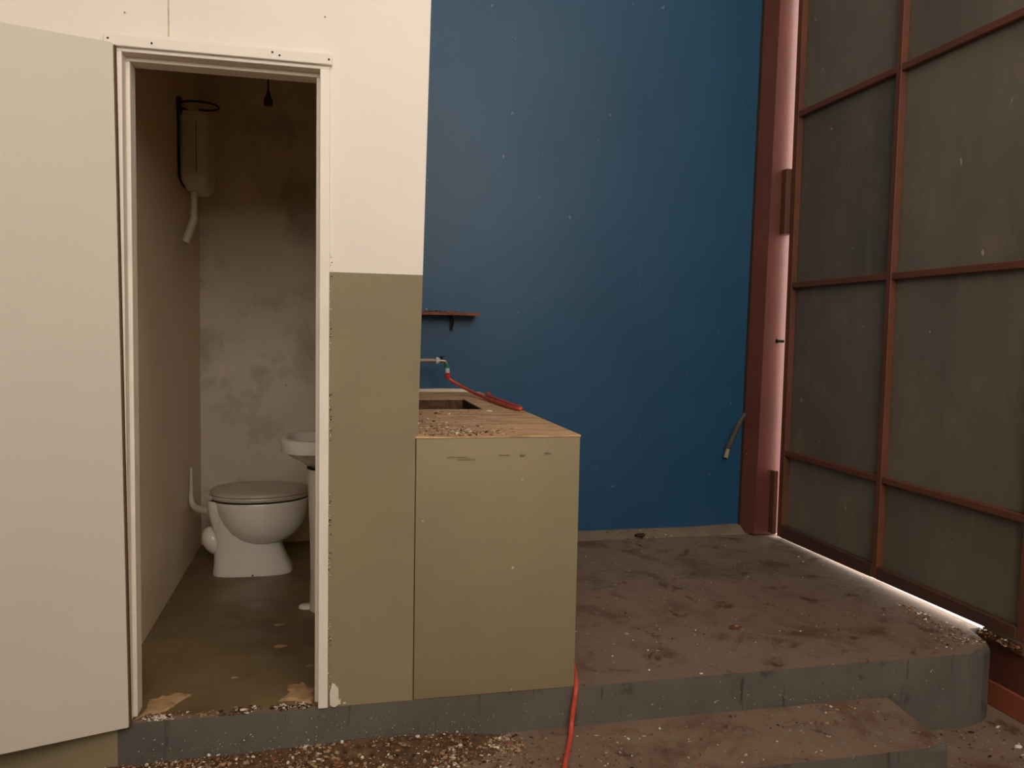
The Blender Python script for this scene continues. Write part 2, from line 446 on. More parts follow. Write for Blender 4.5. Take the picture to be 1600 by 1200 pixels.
link('gap_shadow', bm, 'chip_brown', dl, label='dark strip standing in for the shadow gap along the leaf edge')
# knob plate and lever on the free stile (just outside the frame)
bm = BM()
kx, ky = hx+dx*(wl-.05), hy+dy*(wl-.05)
tube(bm, [(kx, ky, 1.0), (kx+nrm[0]*-.045, ky+nrm[1]*-.045, 1.0), (kx+nrm[0]*-.048-dx*.02, ky+nrm[1]*-.048-dy*.02, 1.0), (kx+nrm[0]*-.048-dx*.10, ky+nrm[1]*-.048-dy*.10, 1.0)], .008, 10)
link('door_handle', bm, 'galv', dl, smooth=True)

# bare mortar patches at the threshold and the white plaster chip at the jamb foot
def patch(name, P, z, h, mat, parent=None, **kw):
    bm = BM(); lo = []; hi_ = []
    c_ = Vector((sum(p[0] for p in P)/len(P), sum(p[1] for p in P)/len(P), 0))
    Q = []
    for i in range(len(P)):
        a, b = Vector((*P[i], 0)), Vector((*P[(i+1) % len(P)], 0))
        for s in range(4):
            p = a.lerp(b, s/4); p += (p-c_)*(.42*noise.noise(p*43+Vector((0, 0, z)))); Q.append(p)
    lo = [bm.verts.new((p.x, p.y, z)) for p in Q]
    mid = [bm.verts.new((c_.x+(p.x-c_.x)*.82, c_.y+(p.y-c_.y)*.82, z+h*(.6+.8*abs(noise.noise(p*31))))) for p in Q]
    cv = bm.verts.new((c_.x, c_.y, z+h*1.1)); n_ = len(Q)
    for i in range(n_):
        bm.faces.new((lo[i], lo[(i+1) % n_], mid[(i+1) % n_], mid[i]))
        bm.faces.new((mid[i], mid[(i+1) % n_], cv))
    bm.faces.new(list(reversed(lo)))
    return link(name, bm, mat, parent, **kw)
patch('mortar_patch', [(-.565, 2.556), (-.50, 2.585), (-.47, 2.63), (-.435, 2.70), (-.49, 2.71), (-.56, 2.68)], .0032, .006, 'tan', kind='structure', label='bare sandy mortar patch by the left jamb foot')
patch('mortar_patch', [(-.15, 2.60), (-.055, 2.562), (-.048, 2.66), (-.085, 2.72), (-.14, 2.70), (-.125, 2.64)], .0032, .008, 'tan', kind='structure', label='bare sandy mortar patch by the right jamb foot')
bm = BM()
P = [(.003, .010), (.002, .050), (.009, .078), (.018, .074), (.029, .060), (.030, .022), (.036, .026), (.036, .010), (.029, .010), (.020, .003), (.012, .003)]
A = [bm.verts.new((x, 2.521, z)) for x, z in P]; B = [bm.verts.new((x, 2.529, z)) for x, z in P]
bm.faces.new(A); bm.faces.new(B)
for i in range(len(P)): bm.faces.new((A[i], A[(i+1) % len(P)], B[(i+1) % len(P)], B[i]))
link('paint_splash', bm, 'plaster_chip', w, label='white unpainted chip at the foot of the right jamb')

# ------------------------------------------------------------------ counter
ct = thing('wash_counter', 'olive masonry wash counter with raw mortar top, against the blue wall', 'counter', (.54, 2.53, 0))
CX0, CX1, CZ = .267, .812, .862
bm = BM()
# front panel, wavy foot where grey floor paint climbs a little
box(bm, CX0, CX1, YW-.002, YW+.09, .001, CZ-.006, .003, 2)
box(bm, CX1-.09, CX1, YW+.09, 4.395, .001, CZ-.006)
box(bm, CX0, CX1-.09, YW+.09, 4.395, .60, .64)
link('body', bm, 'olive', ct, autosmooth=40)
# worktop with a basin opening
xs = [CX0-.003, .33, .645, CX1+.001]; ys = [YW-.004, 3.40, 3.93, 4.397]
def slab_hole(z0, z1):
    bm = BM(); V = {}
    def v(i, j, z):
        k = (i, j, z)
        if k not in V: V[k] = bm.verts.new((xs[i], ys[j], z))
        return V[k]
    for i in range(3):
        for j in range(3):
            if (i, j) == (1, 1): continue
            bm.faces.new((v(i, j, z1), v(i+1, j, z1), v(i+1, j+1, z1), v(i, j+1, z1)))
            bm.faces.new((v(i, j, z0), v(i+1, j, z0), v(i+1, j+1, z0), v(i, j+1, z0)))
    def side(a, b): bm.faces.new((v(*a, z0), v(*b, z0), v(*b, z1), v(*a, z1)))
    for i in range(3):
        side((i, 0), (i+1, 0)); side((i, 3), (i+1, 3)); side((0, i), (0, i+1)); side((3, i), (3, i+1))
    side((1, 1), (2, 1)); side((1, 2), (2, 2)); side((1, 1), (1, 2)); side((2, 1), (2, 2))
    return bm
bm = slab_hole(CZ-.0058, CZ)
es = [e for e in bm.edges if all(abs(v.co.z-CZ) < 1e-5 for v in e.verts) and (all(abs(v.co.y-ys[0]) < 1e-5 for v in e.verts) or all(abs(v.co.x-xs[3]) < 1e-5 for v in e.verts))]
bmesh.ops.subdivide_edges(bm, edges=es, cuts=18)
for v in bm.verts:
    if abs(v.co.z-CZ) < 1e-5 and abs(v.co.y-ys[0]) < 1e-5: v.co.z += .004*noise.noise(v.co*14)-.001; v.co.y += .005*abs(noise.noise(v.co*17))
link('worktop', bm, 'worktop', ct)
bm = BM()
x0, x1, y0, y1 = .33, .645, 3.40, 3.93
box(bm, x0-.02, x0, y0-.02, y1+.02, .64, CZ-.0060); box(bm, x1, x1+.02, y0-.02, y1+.02, .64, CZ-.0060)
box(bm, x0, x1, y0-.02, y0, .64, CZ-.0060); box(bm, x0, x1, y1, y1+.02, .64, CZ-.0060)
box(bm, x0, x1, y0, y1, .64, .66)
link('basin_lining', bm, 'soil', ct, label='brown mortar-lined sink recess')
bm = BM(); tube(bm, [(.49, 3.66, .658), (.49, 3.66, .664)], .03, 18)
link('drain', bm, 'dark_gap', ct)
# pale upstand at the back
bm = BM()
R_ = []
for i in range(16):
    x = CX0 + .002 + (.775-CX0)*i/15; h = .016 + .003*noise.noise(Vector((x*9, 0, 0))) - (.010 if i > 13 else 0)
    R_.append([Vector((x, 4.372, CZ)), Vector((x, 4.374, CZ+h)), Vector((x, 4.396, CZ+h+.002)), Vector((x, 4.396, CZ))])
loft(bm, R_)
link('upstand', bm, 'pvc', ct, label='pale cream mortar strip along the back of the worktop')
# shallow gouges and blisters near the top of the front face
for (px, pz, sx, sz, dark) in ((.40, .795, .035, .002, 0), (.43, .788, .03, .002, 0), (.615, .797, .010, .003, 1), (.70, .803, .012, .002, 1), (.555, .80, .02, .0015, 0)):
    bm = BM()
    P = [(px+sx*cos(a), pz+sz*sin(a)+.0012*noise.noise(Vector((a*3, px*9, 0)))) for a in [2*pi*i/14 for i in range(14)]]
    A = [bm.verts.new((x, YW-.0055, z)) for x, z in P]; B = [bm.verts.new((x*1.0, YW-.0015, z)) for x, z in P]
    bm.faces.new(A)
    for i in range(14): bm.faces.new((A[i], A[(i+1) % 14], B[(i+1) % 14], B[i]))
    link('paint_blister', bm, 'mortar' if dark else 'olive', ct)

# ------------------------------------------------------------------ tap, hose
tp = thing('tap', 'wall tap on grey pipe with green and white hose coupling above the counter', 'tap', (.40, 4.15, 1.043))
bm = BM(); tube(bm, [(.262, 4.15, 1.043), (.54, 4.15, 1.043)], .0125, 14)
link('pipe', bm, 'galv', tp, autosmooth=40)
bm = BM(); tube(bm, [(.535, 4.15, 1.043), (.545, 4.15, 1.043), (.556, 4.15, 1.042)], [.019, .019, .010], 14)
link('collar', bm, 'pale_plastic', tp, autosmooth=40)
bm = BM(); tube(bm, [(.552, 4.15, 1.042), (.572, 4.15, 1.041), (.586, 4.15, 1.038), (.592, 4.15, 1.028), (.593, 4.15, 1.02)], .008, 12, 4)
link('spout', bm, 'brass', tp, smooth=True)
bm = BM(); tube(bm, [(.566, 4.15, 1.045), (.566, 4.15, 1.062)], .0045, 8); box(bm, .554, .580, 4.142, 4.158, 1.060, 1.067, .002)
link('handle', bm, 'bracket', tp)
bm = BM(); tube(bm, [(.593, 4.15, 1.027), (.595, 4.15, 1.004)], .0145, 12)
link('hose_connector', bm, 'green_plastic', tp, autosmooth=40, label='green threaded hose connector')
bm = BM(); tube(bm, [(.595, 4.15, 1.0035), (.597, 4.15, .978)], .0125, 12)
link('coupling', bm, 'pale_plastic', tp, autosmooth=40, label='pale plastic coupling')
hz = thing('garden_hose', 'red garden hose running from tap over counter edge down onto the step', 'hose', (.80, 3.3, CZ))
bm = BM()
HP = [(.599, 4.15, .958), (.612, 4.15, .944), (.655, 4.13, .918), (.70, 4.06, .893), (.728, 3.93, .879), (.748, 3.70, .872), (.762, 3.48, .871), (.775, 3.36, .871), (.792, 3.315, .871),
      (.803, 3.36, .873), (.798, 3.5, .872), (.790, 3.75, .872), (.787, 3.98, .872), (.800, 4.10, .873), (.823, 4.15, .866), (.840, 4.15, .80), (.852, 4.0, .50), (.856, 3.74, .25), (.862, 3.55, .05), (.872, 3.35, .012), (.88, 3.1, .010), (.879, 2.88, .010), (.868, 2.75, .010), (.842, 2.62, .011), (.825, 2.55, .009),
      (.813, 2.513, -.012), (.804, 2.505, -.06), (.796, 2.498, -.110), (.784, 2.465, -.129), (.762, 2.41, -.131), (.735, 2.345, -.131), (.708, 2.28, -.131), (.690, 2.21, -.130), (.682, 2.168, -.136), (.678, 2.150, -.18), (.672, 2.135, -.26), (.66, 2.09, -.281), (.62, 1.9, -.282), (.60, 1.6, -.282)]
tube(bm, HP, .0085, 10, 6)
link('tubing', bm, 'hose', hz, smooth=True)
bm = BM(); tube(bm, [(.5972, 4.15, .976), (.599, 4.15, .952)], [.015, .0125], 12)
link('collar', bm, 'red_plastic', hz, autosmooth=40, label='bright red screw collar')

# ------------------------------------------------------------------ wall shelf
sf = thing('wall_shelf', 'narrow reddish board shelf on the blue wall above the tap', 'shelf', (.55, 4.33, 1.29))
bm = BM()
R_ = []
for i in range(13):
    x = .30 + (.785-.30)*i/12; dz = .004*noise.noise(Vector((x*7, 2, 2)))
    R_.append([Vector((x, 4.26 + .006*noise.noise(Vector((x*12, 0, 0))), 1.282+dz)), Vector((x, 4.26+.004*noise.noise(Vector((x*12, 5, 0))), 1.298+dz)), Vector((x, 4.395, 1.299+dz)), Vector((x, 4.395, 1.283+dz))])
loft(bm, R_)
link('board', bm, 'shelf', sf)
for xb in (.40, .65):
    bm = BM()
    box(bm, xb-.008, xb+.008, 4.387, 4.3985, 1.20, 1.279); box(bm, xb-.008, xb+.008, 4.29, 4.387, 1.270, 1.279)
    tube(bm, [(xb, 4.30, 1.272), (xb, 4.335, 1.235), (xb, 4.388, 1.21)], .004, 8, 3)
    link('bracket', bm, 'bracket', sf)
bm = BM()
for i in range(26):
    x = rnd.uniform(.50, .66); y = rnd.uniform(4.27, 4.38); s = rnd.uniform(.004, .013)
    box(bm, x-s, x+s, y-s*.6, y+s*.6, 1.2995, 1.2995+rnd.uniform(.002, .007), .001, 1, rnd.randrange(3))
link('shelf_litter', bm, ['chip_dark', 'chip_tan', 'chip_brown'], kind='stuff', label='dry leaf crumbs lying on the small wall shelf', cat='litter')

# ------------------------------------------------------------------ frayed cable beside column
cb = thing('frayed_cable', 'thick grey frayed cable stub sticking out by the red column', 'cable', (2.40, 4.37, .60))
bm = BM(); tube(bm, [(2.45, 4.392, .735), (2.425, 4.385, .70), (2.385, 4.375, .635), (2.350, 4.368, .565), (2.333, 4.366, .525)], [.013, .016], 12, 4)
link('sleeve', bm, 'frayed', cb, smooth=True)
bm = BM(); tube(bm, [(2.336, 4.366, .531), (2.326, 4.365, .498), (2.318, 4.364, .470)], [.0115, .015], 12, 3)
link('cable_end', bm, 'frayed_end', cb, autosmooth=50, label='pale cut cable end')
bm = BM()
for k in range(9):
    a = 2*pi*k/9; b = Vector((2.345+.016*cos(a), 4.368+.012*sin(a), .56)); tube(bm, [b, b+Vector((.012*cos(a)-.012, .008*sin(a), -.03-.02*rnd.random()))], [.0015, .0008], 5)
link('strand', bm, 'frayed', cb, kind='stuff')

# ------------------------------------------------------------------ steel column by the gate
col = thing('steel_column', 'tall red oxide steel column between the blue wall and the gate', 'column', (2.55, 4.35, 0))
def lean(bm, k=.0125):
    for v in bm.verts: v.co.x += k*max(v.co.z, 0)
bm = BM()
pts = [(2.437, 4.40), (2.487, 4.303), (2.489, 4.300), (2.605, 4.300), (2.655, 4.300), (2.650, 4.40)]
prism(bm, pts, .012, 4.88); lean(bm, .011)
# keep the outer edge straight against the gate
for v in bm.verts:
    if v.co.x > 2.6: v.co.x = min(v.co.x, 2.66)
link('shaft', bm, 'oxide', col)
bm = BM()
pts = [(2.428, 4.3995), (2.4365, 4.38), (2.4365, 4.3995)]
R_ = []
for i in range(60):
    z = .05 + 4.8*i/59; w_ = .006 + .006*abs(noise.noise(Vector((0, 0, z*5))))
    x = 2.437 + .011*z
    R_.append([Vector((x-w_, 4.3992, z)), Vector((x+.004, 4.389, z)), Vector((x+.004, 4.3992, z))])
loft(bm, R_)
link('mastic_bead', bm, 'dark_gap', col, label='dark ragged joint filler against the blue wall')
bm = BM(); box(bm, 2.577, 2.640, 4.2495, 4.2998, 1.80, 2.175, .002); 
link('hinge_plate', bm, 'hinge', col)
bm = BM(); box(bm, 2.580, 2.604, 4.2495, 4.2998, .022, .402, .002)
link('hinge_plate', bm, 'hinge', col)
bm = BM(); tube(bm, [(2.575, 4.268, 1.174), (2.612, 4.262, 1.174)], .009, 10); tube(bm, [(2.568, 4.268, 1.174), (2.576, 4.268, 1.174)], .014, 6)
link('bolt', bm, 'bracket', col, autosmooth=40)

# ------------------------------------------------------------------ gate
gt = thing('metal_gate', 'tall red-framed steel gate with dull olive-grey sheet panels', 'gate', (2.62, 3.4, 0))
GX = 2.608; PX = 2.6445
YS = [(4.200, 4.247), (3.352, 3.388), (2.492, 2.532)]        # vertical bars, far to near
ZS = [(.500, .532), (1.483, 1.516), (2.458, 2.492), (3.43, 3.464)]
ZT = 4.42
def gapz(y): return .011 + (4.262-y)/1.6*.024
for i, (y0, y1) in enumerate(YS):
    bm = BM(); box(bm, GX, GX+.036, y0, y1, gapz(y0)+.0, ZT, .003, 1)
    link('upright', bm, 'gate_bar', gt)
for (z0, z1) in ZS + [(ZT-.035, ZT)]:
    for (ya, yb) in ((YS[1][1], YS[0][0]), (YS[2][1], YS[1][0])):
        bm = BM(); box(bm, GX+.002, GX+.034, ya+.0005, yb-.0005, z0, z1, .003, 1)
        link('rail', bm, 'gate_bar', gt)
for (ya, yb) in ((YS[1][1], YS[0][0]), (YS[2][1], YS[1][0])):
    bm = BM(); vs = box(bm, GX-.002, GX+.036, ya+.0005, yb-.0005, 0, .088)
    for v in bm.verts:
        if v.co.z < .04: v.co.z = gapz(v.co.y)
    bmesh.ops.bevel(bm, geom=list(bm.edges), offset=.003, segments=1, affect='EDGES')
    link('bottom_rail', bm, 'gate_rail_dark', gt, label='dark rusty bottom rail')
zb = [.088] + [z for p in ZS for z in p] + [ZT-.035]
k = 0
for (ya, yb) in ((YS[1][1], YS[0][0]), (YS[2][1], YS[1][0])):
    for i in range(0, len(zb), 2):
        bm = BM(); vs = box(bm, PX, PX+.004, ya-.014, yb+.014, zb[i]-.012, zb[i+1]+.012)
        o = link('sheet_panel', bm, SH[(k*2+1) % 3], gt); k += 1
# weld fillet lips (thin bead round each sheet)
# gate stop post going down beside the platform
gp = thing('gate_post', 'red oxide gate post standing on the lower floor at the platform corner', 'post', (2.70, 2.5, -.29))
bm = BM(); box(bm, 2.655, 2.76, 2.405, 2.49, -.29, 4.88, .004, 1); box(bm, 2.648, 2.66, 2.4905, 2.758, -.189, -.004, .002, 1)
link('shaft', bm, 'oxide', gp)
bm = BM(); box(bm, 2.640, 2.66, 2.4905, 2.758, -.289, -.19, .003, 1)
link('foot_plate', bm, 'orange_oxide', gp, label='orange-red primed foot plate')

# ------------------------------------------------------------------ toilet
wc = thing('toilet', 'white ceramic toilet pan with lid closed in the small toilet room', 'toilet', (-.36, 4.06, 0))
TY = 4.06
bm = BM()
# foot / pedestal, side view flares at the bottom
ped = [(0.0, -0.365, 0.187, 0.112, 3.4), (0.012, -0.3645, 0.1885, 0.114, 3.4), (0.03, -0.367, 0.183, 0.109, 3.4), (0.07, -0.3765, 0.1715, 0.1, 3.2), (0.12, -0.3865, 0.1615, 0.095, 3), (0.17, -0.392, 0.157, 0.095, 2.8), (0.22, -0.391, 0.161, 0.099, 2.8), (0.27, -0.3955, 0.1605, 0.103, 2.8), (0.345, -0.4015, 0.1615, 0.112, 2.8)]
loft(bm, [sup(cx, TY, z, rx, ry, e, 36) for z, cx, rx, ry, e in ped])
# bowl
bowl = [(.150, -.315, .055, .06), (.155, -.315, .095, .095), (.175, -.315, .135, .125), (.205, -.315, .170, .150), (.25, -.318, .198, .168), (.30, -.322, .215, .178), (.345, -.326, .224, .182), (.362, -.326, .226, .184), (.368, -.326, .222, .180)]
loft(bm, [sup(cx, TY, z, rx, ry, 2.1, 40, .05) for z, cx, rx, ry in bowl])
# rear block that carries the hinges and the flush inlet
rb = [(.22, -.505, .045, .07, 4), (.30, -.515, .055, .085, 4), (.355, -.515, .058, .095, 4), (.366, -.515, .056, .093, 4)]
loft(bm, [sup(cx, TY, z, rx, ry, e, 28) for z, cx, rx, ry, e in rb])
link('pan', bm, 'ceramic', wc, autosmooth=55)
bm = BM(); loft(bm, [[Vector((-.548+.056*sin(pi*j/12)*cos(2*pi*i/20)+.015*cos(pi*j/12), 4.055+.062*sin(pi*j/12)*sin(2*pi*i/20), .160-.070*cos(pi*j/12))) for i in range(20)] for j in range(1, 12)])
link('trap', bm, 'ceramic', wc, smooth=True, label='bulging ceramic trap at the rear')
bm = BM(); loft(bm, [sup(-.332, TY, z, rx, ry, 2.1, 40, .05) for z, rx, ry in ((.3685, .228, .186), (.3745, .228, .186))])
link('gap_line', bm, 'dark_gap', wc)
bm = BM(); loft(bm, [sup(-.332, TY, z, rx, ry, 2.1, 44, .05) for z, rx, ry in ((.375, .230, .188), (.380, .236, .193), (.391, .236, .193), (.395, .232, .190))])
link('seat', bm, 'seat', wc, autosmooth=50)
bm = BM(); loft(bm, [sup(-.330, TY, z, rx, ry, 2.1, 44, .05) for z, rx, ry in ((.3965, .232, .190), (.399, .236, .193), (.407, .235, .192), (.413, .226, .184), (.417, .18, .145), (.418, .09, .07))])
link('lid', bm, 'seat', wc, autosmooth=60)
for s in (-1, 1):
    bm = BM(); tube(bm, [(-.552, TY+s*.075-.018, .388), (-.552, TY+s*.075+.018, .388)], .010, 12)
    link('hinge', bm, 'seat', wc, autosmooth=50)
bm = BM(); tube(bm, [(-.36, TY-.112, .010), (-.36, TY-.120, .010)], .004, 8)
link('screw', bm, 'chip_dark', wc)
# lower flush pipe
fp = thing('flush_pipe', 'short white plastic elbow pipe stub feeding the back of the toilet', 'pipe', (-.63, 4.13, .30))
bm = BM(); tube(bm, [(-.668, 4.16, .50), (-.668, 4.16, .42), (-.667, 4.155, .345), (-.655, 4.14, .315), (-.625, 4.11, .303), (-.575, 4.08, .303)], [.006, .021], 14, 5)
link('elbow', bm, 'pvc', fp, smooth=True)

# ------------------------------------------------------------------ cistern
cs = thing('cistern', 'old high-level cistern hanging on the left wall of the toilet room', 'cistern', (-.62, 4.10, 1.84))
def rrect(cx, cy, z, rx, ry, e=7, k=40): return sup(cx, cy, z, rx, ry, e, k)
bm = BM()
loft(bm, [rrect(-.618, 4.11, z, rx, ry) for z, rx, ry in ((1.825, .030, .06), (1.832, .042, .09), (1.865, .060, .128), (1.90, .0645, .136), (2.10, .066, .14), (2.165, .066, .14))])
link('tank', bm, 'tank', cs, autosmooth=50)
bm = BM(); loft(bm, [rrect(-.616, 4.11, z, rx, ry) for z, rx, ry in ((2.1655, .067, .143), (2.180, .067, .143), (2.184, .060, .136))])
link('tank_lid', bm, 'tank', cs, autosmooth=50)
bm = BM(); box(bm, -.6065, -.6045, 3.9665, 3.970, 1.91, 2.14)
link('seam', bm, 'dark_gap', cs)
bm = BM(); tube(bm, [(-.630, 4.06, 1.826), (-.632, 4.06, 1.70), (-.637, 4.058, 1.685)], .0155, 14); tube(bm, [(-.628, 4.06, 1.712), (-.668, 4.045, 1.590)], .0185, 14)
link('outlet_pipe', bm, 'pvc', cs, autosmooth=50)
wl_ = thing('wire_loop', 'dark looped cable around the top of the high cistern', 'cable', (-.60, 4.0, 2.19))
bm = BM()
P = []
for i in range(26):
    a = radians(100) - 2*pi*.93*i/25
    P.append((-.592+.088*cos(a), 3.955+.088*sin(a), 2.205-.012*i/25))
P += [(-.678, 3.95, 2.185), (-.680, 3.96, 2.12), (-.680, 3.96, 2.0), (-.679, 3.96, 1.90), (-.672, 3.96, 1.86), (-.655, 3.96, 1.832)]
tube(bm, P, .0048, 8, 2)
link('cord', bm, 'dark_cable', wl_, smooth=True)
bm = BM(); box(bm, -.6845, -.664, 3.94, 3.97, 2.16, 2.235, .004)
link('wall_clip', bm, 'dark_cable', wl_)

# ------------------------------------------------------------------ lamp holder
lh = thing('lamp_holder', 'empty lamp holder hanging on a cord from the toilet room ceiling', 'lamp', (-.262, 3.6, 2.56))
bm = BM(); tube(bm, [(-.262, 3.6, 2.5595), (-.2625, 3.6, 2.35), (-.261, 3.6, 2.19)], .004, 8, 3)
link('cord', bm, 'dark_cable', lh, smooth=True)
bm = BM(); tube(bm, [(-.261, 3.6, 2.192), (-.261, 3.6, 2.180), (-.261, 3.6, 2.165), (-.261, 3.6, 2.163), (-.261, 3.6, 2.135)], [.006, .010, .014, .018, .019], 16)
link('socket', bm, 'dark_cable', lh, autosmooth=40)

# ------------------------------------------------------------------ pedestal basin
pb = thing('pedestal_basin', 'white pedestal wash basin half hidden behind the right door jamb', 'basin', (0, 3.48, 0))
bm = BM()
BC = (-.008, 3.475)
o_ = [(.615, .085, .085, 2.2), (.635, .105, .11, 2.2), (.66, .150, .150, 2.3), (.682, .180, .185, 2.5), (.688, .192, .200, 2.7), (.735, .196, .205, 2.8), (.742, .192, .201, 2.8), (.7435, .172, .182, 2.6), (.735, .158, .166, 2.4), (.70, .140, .145, 2.2), (.66, .10, .10, 2), (.645, .04, .04, 2)]
loft(bm, [sup(BC[0], BC[1], z, rx, ry, e, 44) for z, rx, ry, e in o_])
link('bowl', bm, 'ceramic', pb, autosmooth=60)
bm = BM(); loft(bm, [sup(.0, 3.47, z, rx, ry, 2.4, 36) for z, rx, ry in ((.003, .085, .095), (.02, .083, .093), (.15, .080, .088), (.35, .084, .09), (.52, .091, .095), (.608, .098, .10))])
link('pedestal', bm, 'ceramic', pb, autosmooth=60)
bm = BM(); loft(bm, [sup(.0, 3.47, z, .094, .096, 2.4, 36) for z in (.6085, .6148)])
link('gap_line', bm, 'dark_gap', pb)
bm = BM(); tube(bm, [(.12, 3.5, .742), (.12, 3.5, .80), (.10, 3.5, .825), (.06, 3.5, .825), (.045, 3.5, .81)], .010, 12, 3)
link('spout', bm, 'galv', pb, smooth=True)
bm = BM(); loft(bm, [sup(-.095, 3.47, z, rx, ry, 2.2, 20) for z, rx, ry in ((.0032, .034, .030), (.012, .033, .029), (.017, .024, .020))])
link('ceramic_shard', bm, 'ceramic', label='small white ceramic disc on the floor beside the basin pedestal', cat='shard', autosmooth=60)

# ------------------------------------------------------------------ litter
def chip(bm, c, s, th_, mat, rr):
    k = rr.choice((4, 5, 5, 6)); a0 = rr.random()*6.28; ar = rr.uniform(.45, 1)
    rot = Euler((rr.uniform(-.35, .35), rr.uniform(-.35, .35), rr.random()*6.28)).to_matrix()
    A = []; B = []
    for i in range(k):
        a = a0+2*pi*i/k; q = s*rr.uniform(.7, 1.1)
        p = Vector((q*cos(a), q*ar*sin(a), 0))
        A.append(bm.verts.new(Vector(c)+rot @ (p-Vector((0, 0, th_/2))))); B.append(bm.verts.new(Vector(c)+rot @ (p*.85+Vector((0, 0, th_/2)))))
    bm.faces.new(A).material_index = mat; bm.faces.new(B).material_index = mat
    for i in range(k): bm.faces.new((A[i], A[(i+1) % k], B[(i+1) % k], B[i])).material_index = mat
LM = ['plaster_chip', 'chip_tan', 'chip_brown', 'chip_dark', 'chip_rust']
rr = random.Random(11)
# rubble heaped along the riser on the left part of the step
bm = BM()
for i in range(8500):
    x = rr.uniform(-.70, .42) if rr.random() < .85 else rr.uniform(.3, .62)
    d_ = min(abs(rr.gauss(0, .10)), .33); y = YW - .006 - d_
    dens = noise.noise(Vector((x*3, y*3, 4)))
    if dens < -.25 and rr.random() < .6: continue
    hh = (.014+.022*(x+.7))*math.exp(-(d_/.10)**2)*(1-.5*max(0, x)) if x < .45 else .004
    s = rr.choice((.0015, .0025, .0035, .007)) * rr.uniform(.6, 1.4)
    chip(bm, (x, y, -.139+rr.uniform(.1, 1)*hh), s, s*.35, rr.choices(range(5), (1.4, 6.5, 3.6, .8, 1.2))[0], rr)
link('rubble', bm, LM, kind='stuff', label='tan and brown plaster rubble heaped along the foot of the grey riser', cat='rubble')
bm = BM(); rows = []
for i in range(90):
    x = -.70 + 1.25*i/89; row = []
    for j in range(12):
        d_ = .25*j/11; k_ = max(0, noise.noise(Vector((x*5, d_*8, 3)))*.5+.7)*(1 if x < .3 else max(0, (.55-x)/.25))
        row.append(bm.verts.new((x, YW-.003-d_, -.141+(.016+.022*(x+.7))*k_*math.exp(-(d_/.09)**2)+.002*noise.noise(Vector((x*60, d_*60, 0))))))
    rows.append(row)
for A_, B_ in zip(rows, rows[1:]):
    for j in range(11): bm.faces.new((A_[j], A_[j+1], B_[j+1], B_[j]))
link('dirt_bank', bm, 'soil', kind='stuff', label='brown dirt banked against the foot of the riser under the rubble', cat='dirt', smooth=True)
# flakes on the platform
def scatter(name, n, rng, z, mats, wts, smin, smax, label, flt=None, sd=1):
    bm = BM(); q = random.Random(sd); c_ = 0
    while c_ < n:
        x = q.uniform(*rng[0]); y = q.uniform(*rng[1])
        if flt and not flt(x, y, q): continue
        s = q.uniform(smin, smax)*(1 if q.random() < .85 else 1.7)
        zz = z(x, y) if callable(z) else z
        chip(bm, (x, y, zz+s*.25), s, s*.3, q.choices(range(len(mats)), wts)[0], q); c_ += 1
    return link(name, bm, mats, kind='stuff', label=label, cat='litter')
scatter('floor_flakes', 620, ((.84, 2.56), (2.57, 4.33)), .0, LM, (2.2, 3, 5, 3, 1), .0015, .0045,
        'small plaster flakes and dirt crumbs scattered over the dusty platform',
        lambda x, y, q: q.random() < (.25 + max(0, noise.noise(Vector((x*2.2, y*2.2, 8))))*1.6 + (.6 if x > 2.35 and y < 3.4 else 0) + (.3 if x < 1.5 and y < 3.2 else 0)), 3)
scatter('corner_flakes', 260, ((2.05, 2.56), (2.60, 3.1)), .0, LM, (2.5, 5, 4, 1, 1), .002, .006,
        'denser tan flakes gathered near the gate at the platform corner', lambda x, y, q: x > 2.60-.55*(3.1-y)*q.random()-.08, 4)
scatter('step_flakes', 420, ((.35, 2.0), (2.19, 2.52)), -.14, LM, (2.0, 4, 4.5, 2, 1.5), .002, .005,
        'plaster flakes and dirt crumbs scattered over the lower step',
        lambda x, y, q: q.random() < .25+max(0, noise.noise(Vector((x*3, y*3, 2))))*1.8+(.5 if x < .9 else 0), 5)
scatter('lower_floor_flakes', 320, ((2.03, 2.62), (1.75, 2.52)), -.29, LM, (2.0, 4, 5, 3, 2), .002, .008,
        'leaf litter and plaster flakes on the lower floor below the gate post', None, 6)
scatter('fillet_litter', 130, ((.86, 2.0), (4.34, 4.395)), lambda x, y: max(0, (y-4.352)*1.05)+.002, LM, (1.6, 3, 4, 4, 1), .003, .008,
        'leaf litter caught on the mortar fillet under the blue wall', lambda x, y, q: abs(x-1.0) < .16 or abs(x-1.78) < .11 or q.random() < .08, 7)
scatter('worktop_litter', 520, ((.285, .62), (2.54, 3.36)), CZ, LM, (2.2, 7, 2, 1.6, .3), .0015, .006,
        'dry crumbs and flakes lying on the front left of the mortar worktop',
        lambda x, y, q: q.random() < math.exp(-((y-2.62)/.16)**2)*math.exp(-((x-.40)/.12)**2)+.07, 8)
scatter('threshold_crumbs', 240, ((-.57, -.02), (2.545, 2.60)), .002, LM, (2.6, 3, 2, 3, 2), .002, .006,
        'white and dark crumbs along the threshold of the toilet doorway',
        lambda x, y, q: y < 2.575 and (abs(x+.50) < .05 or abs(x+.26) < .035 or abs(x+.13) < .05 or q.random() < .12), 9)
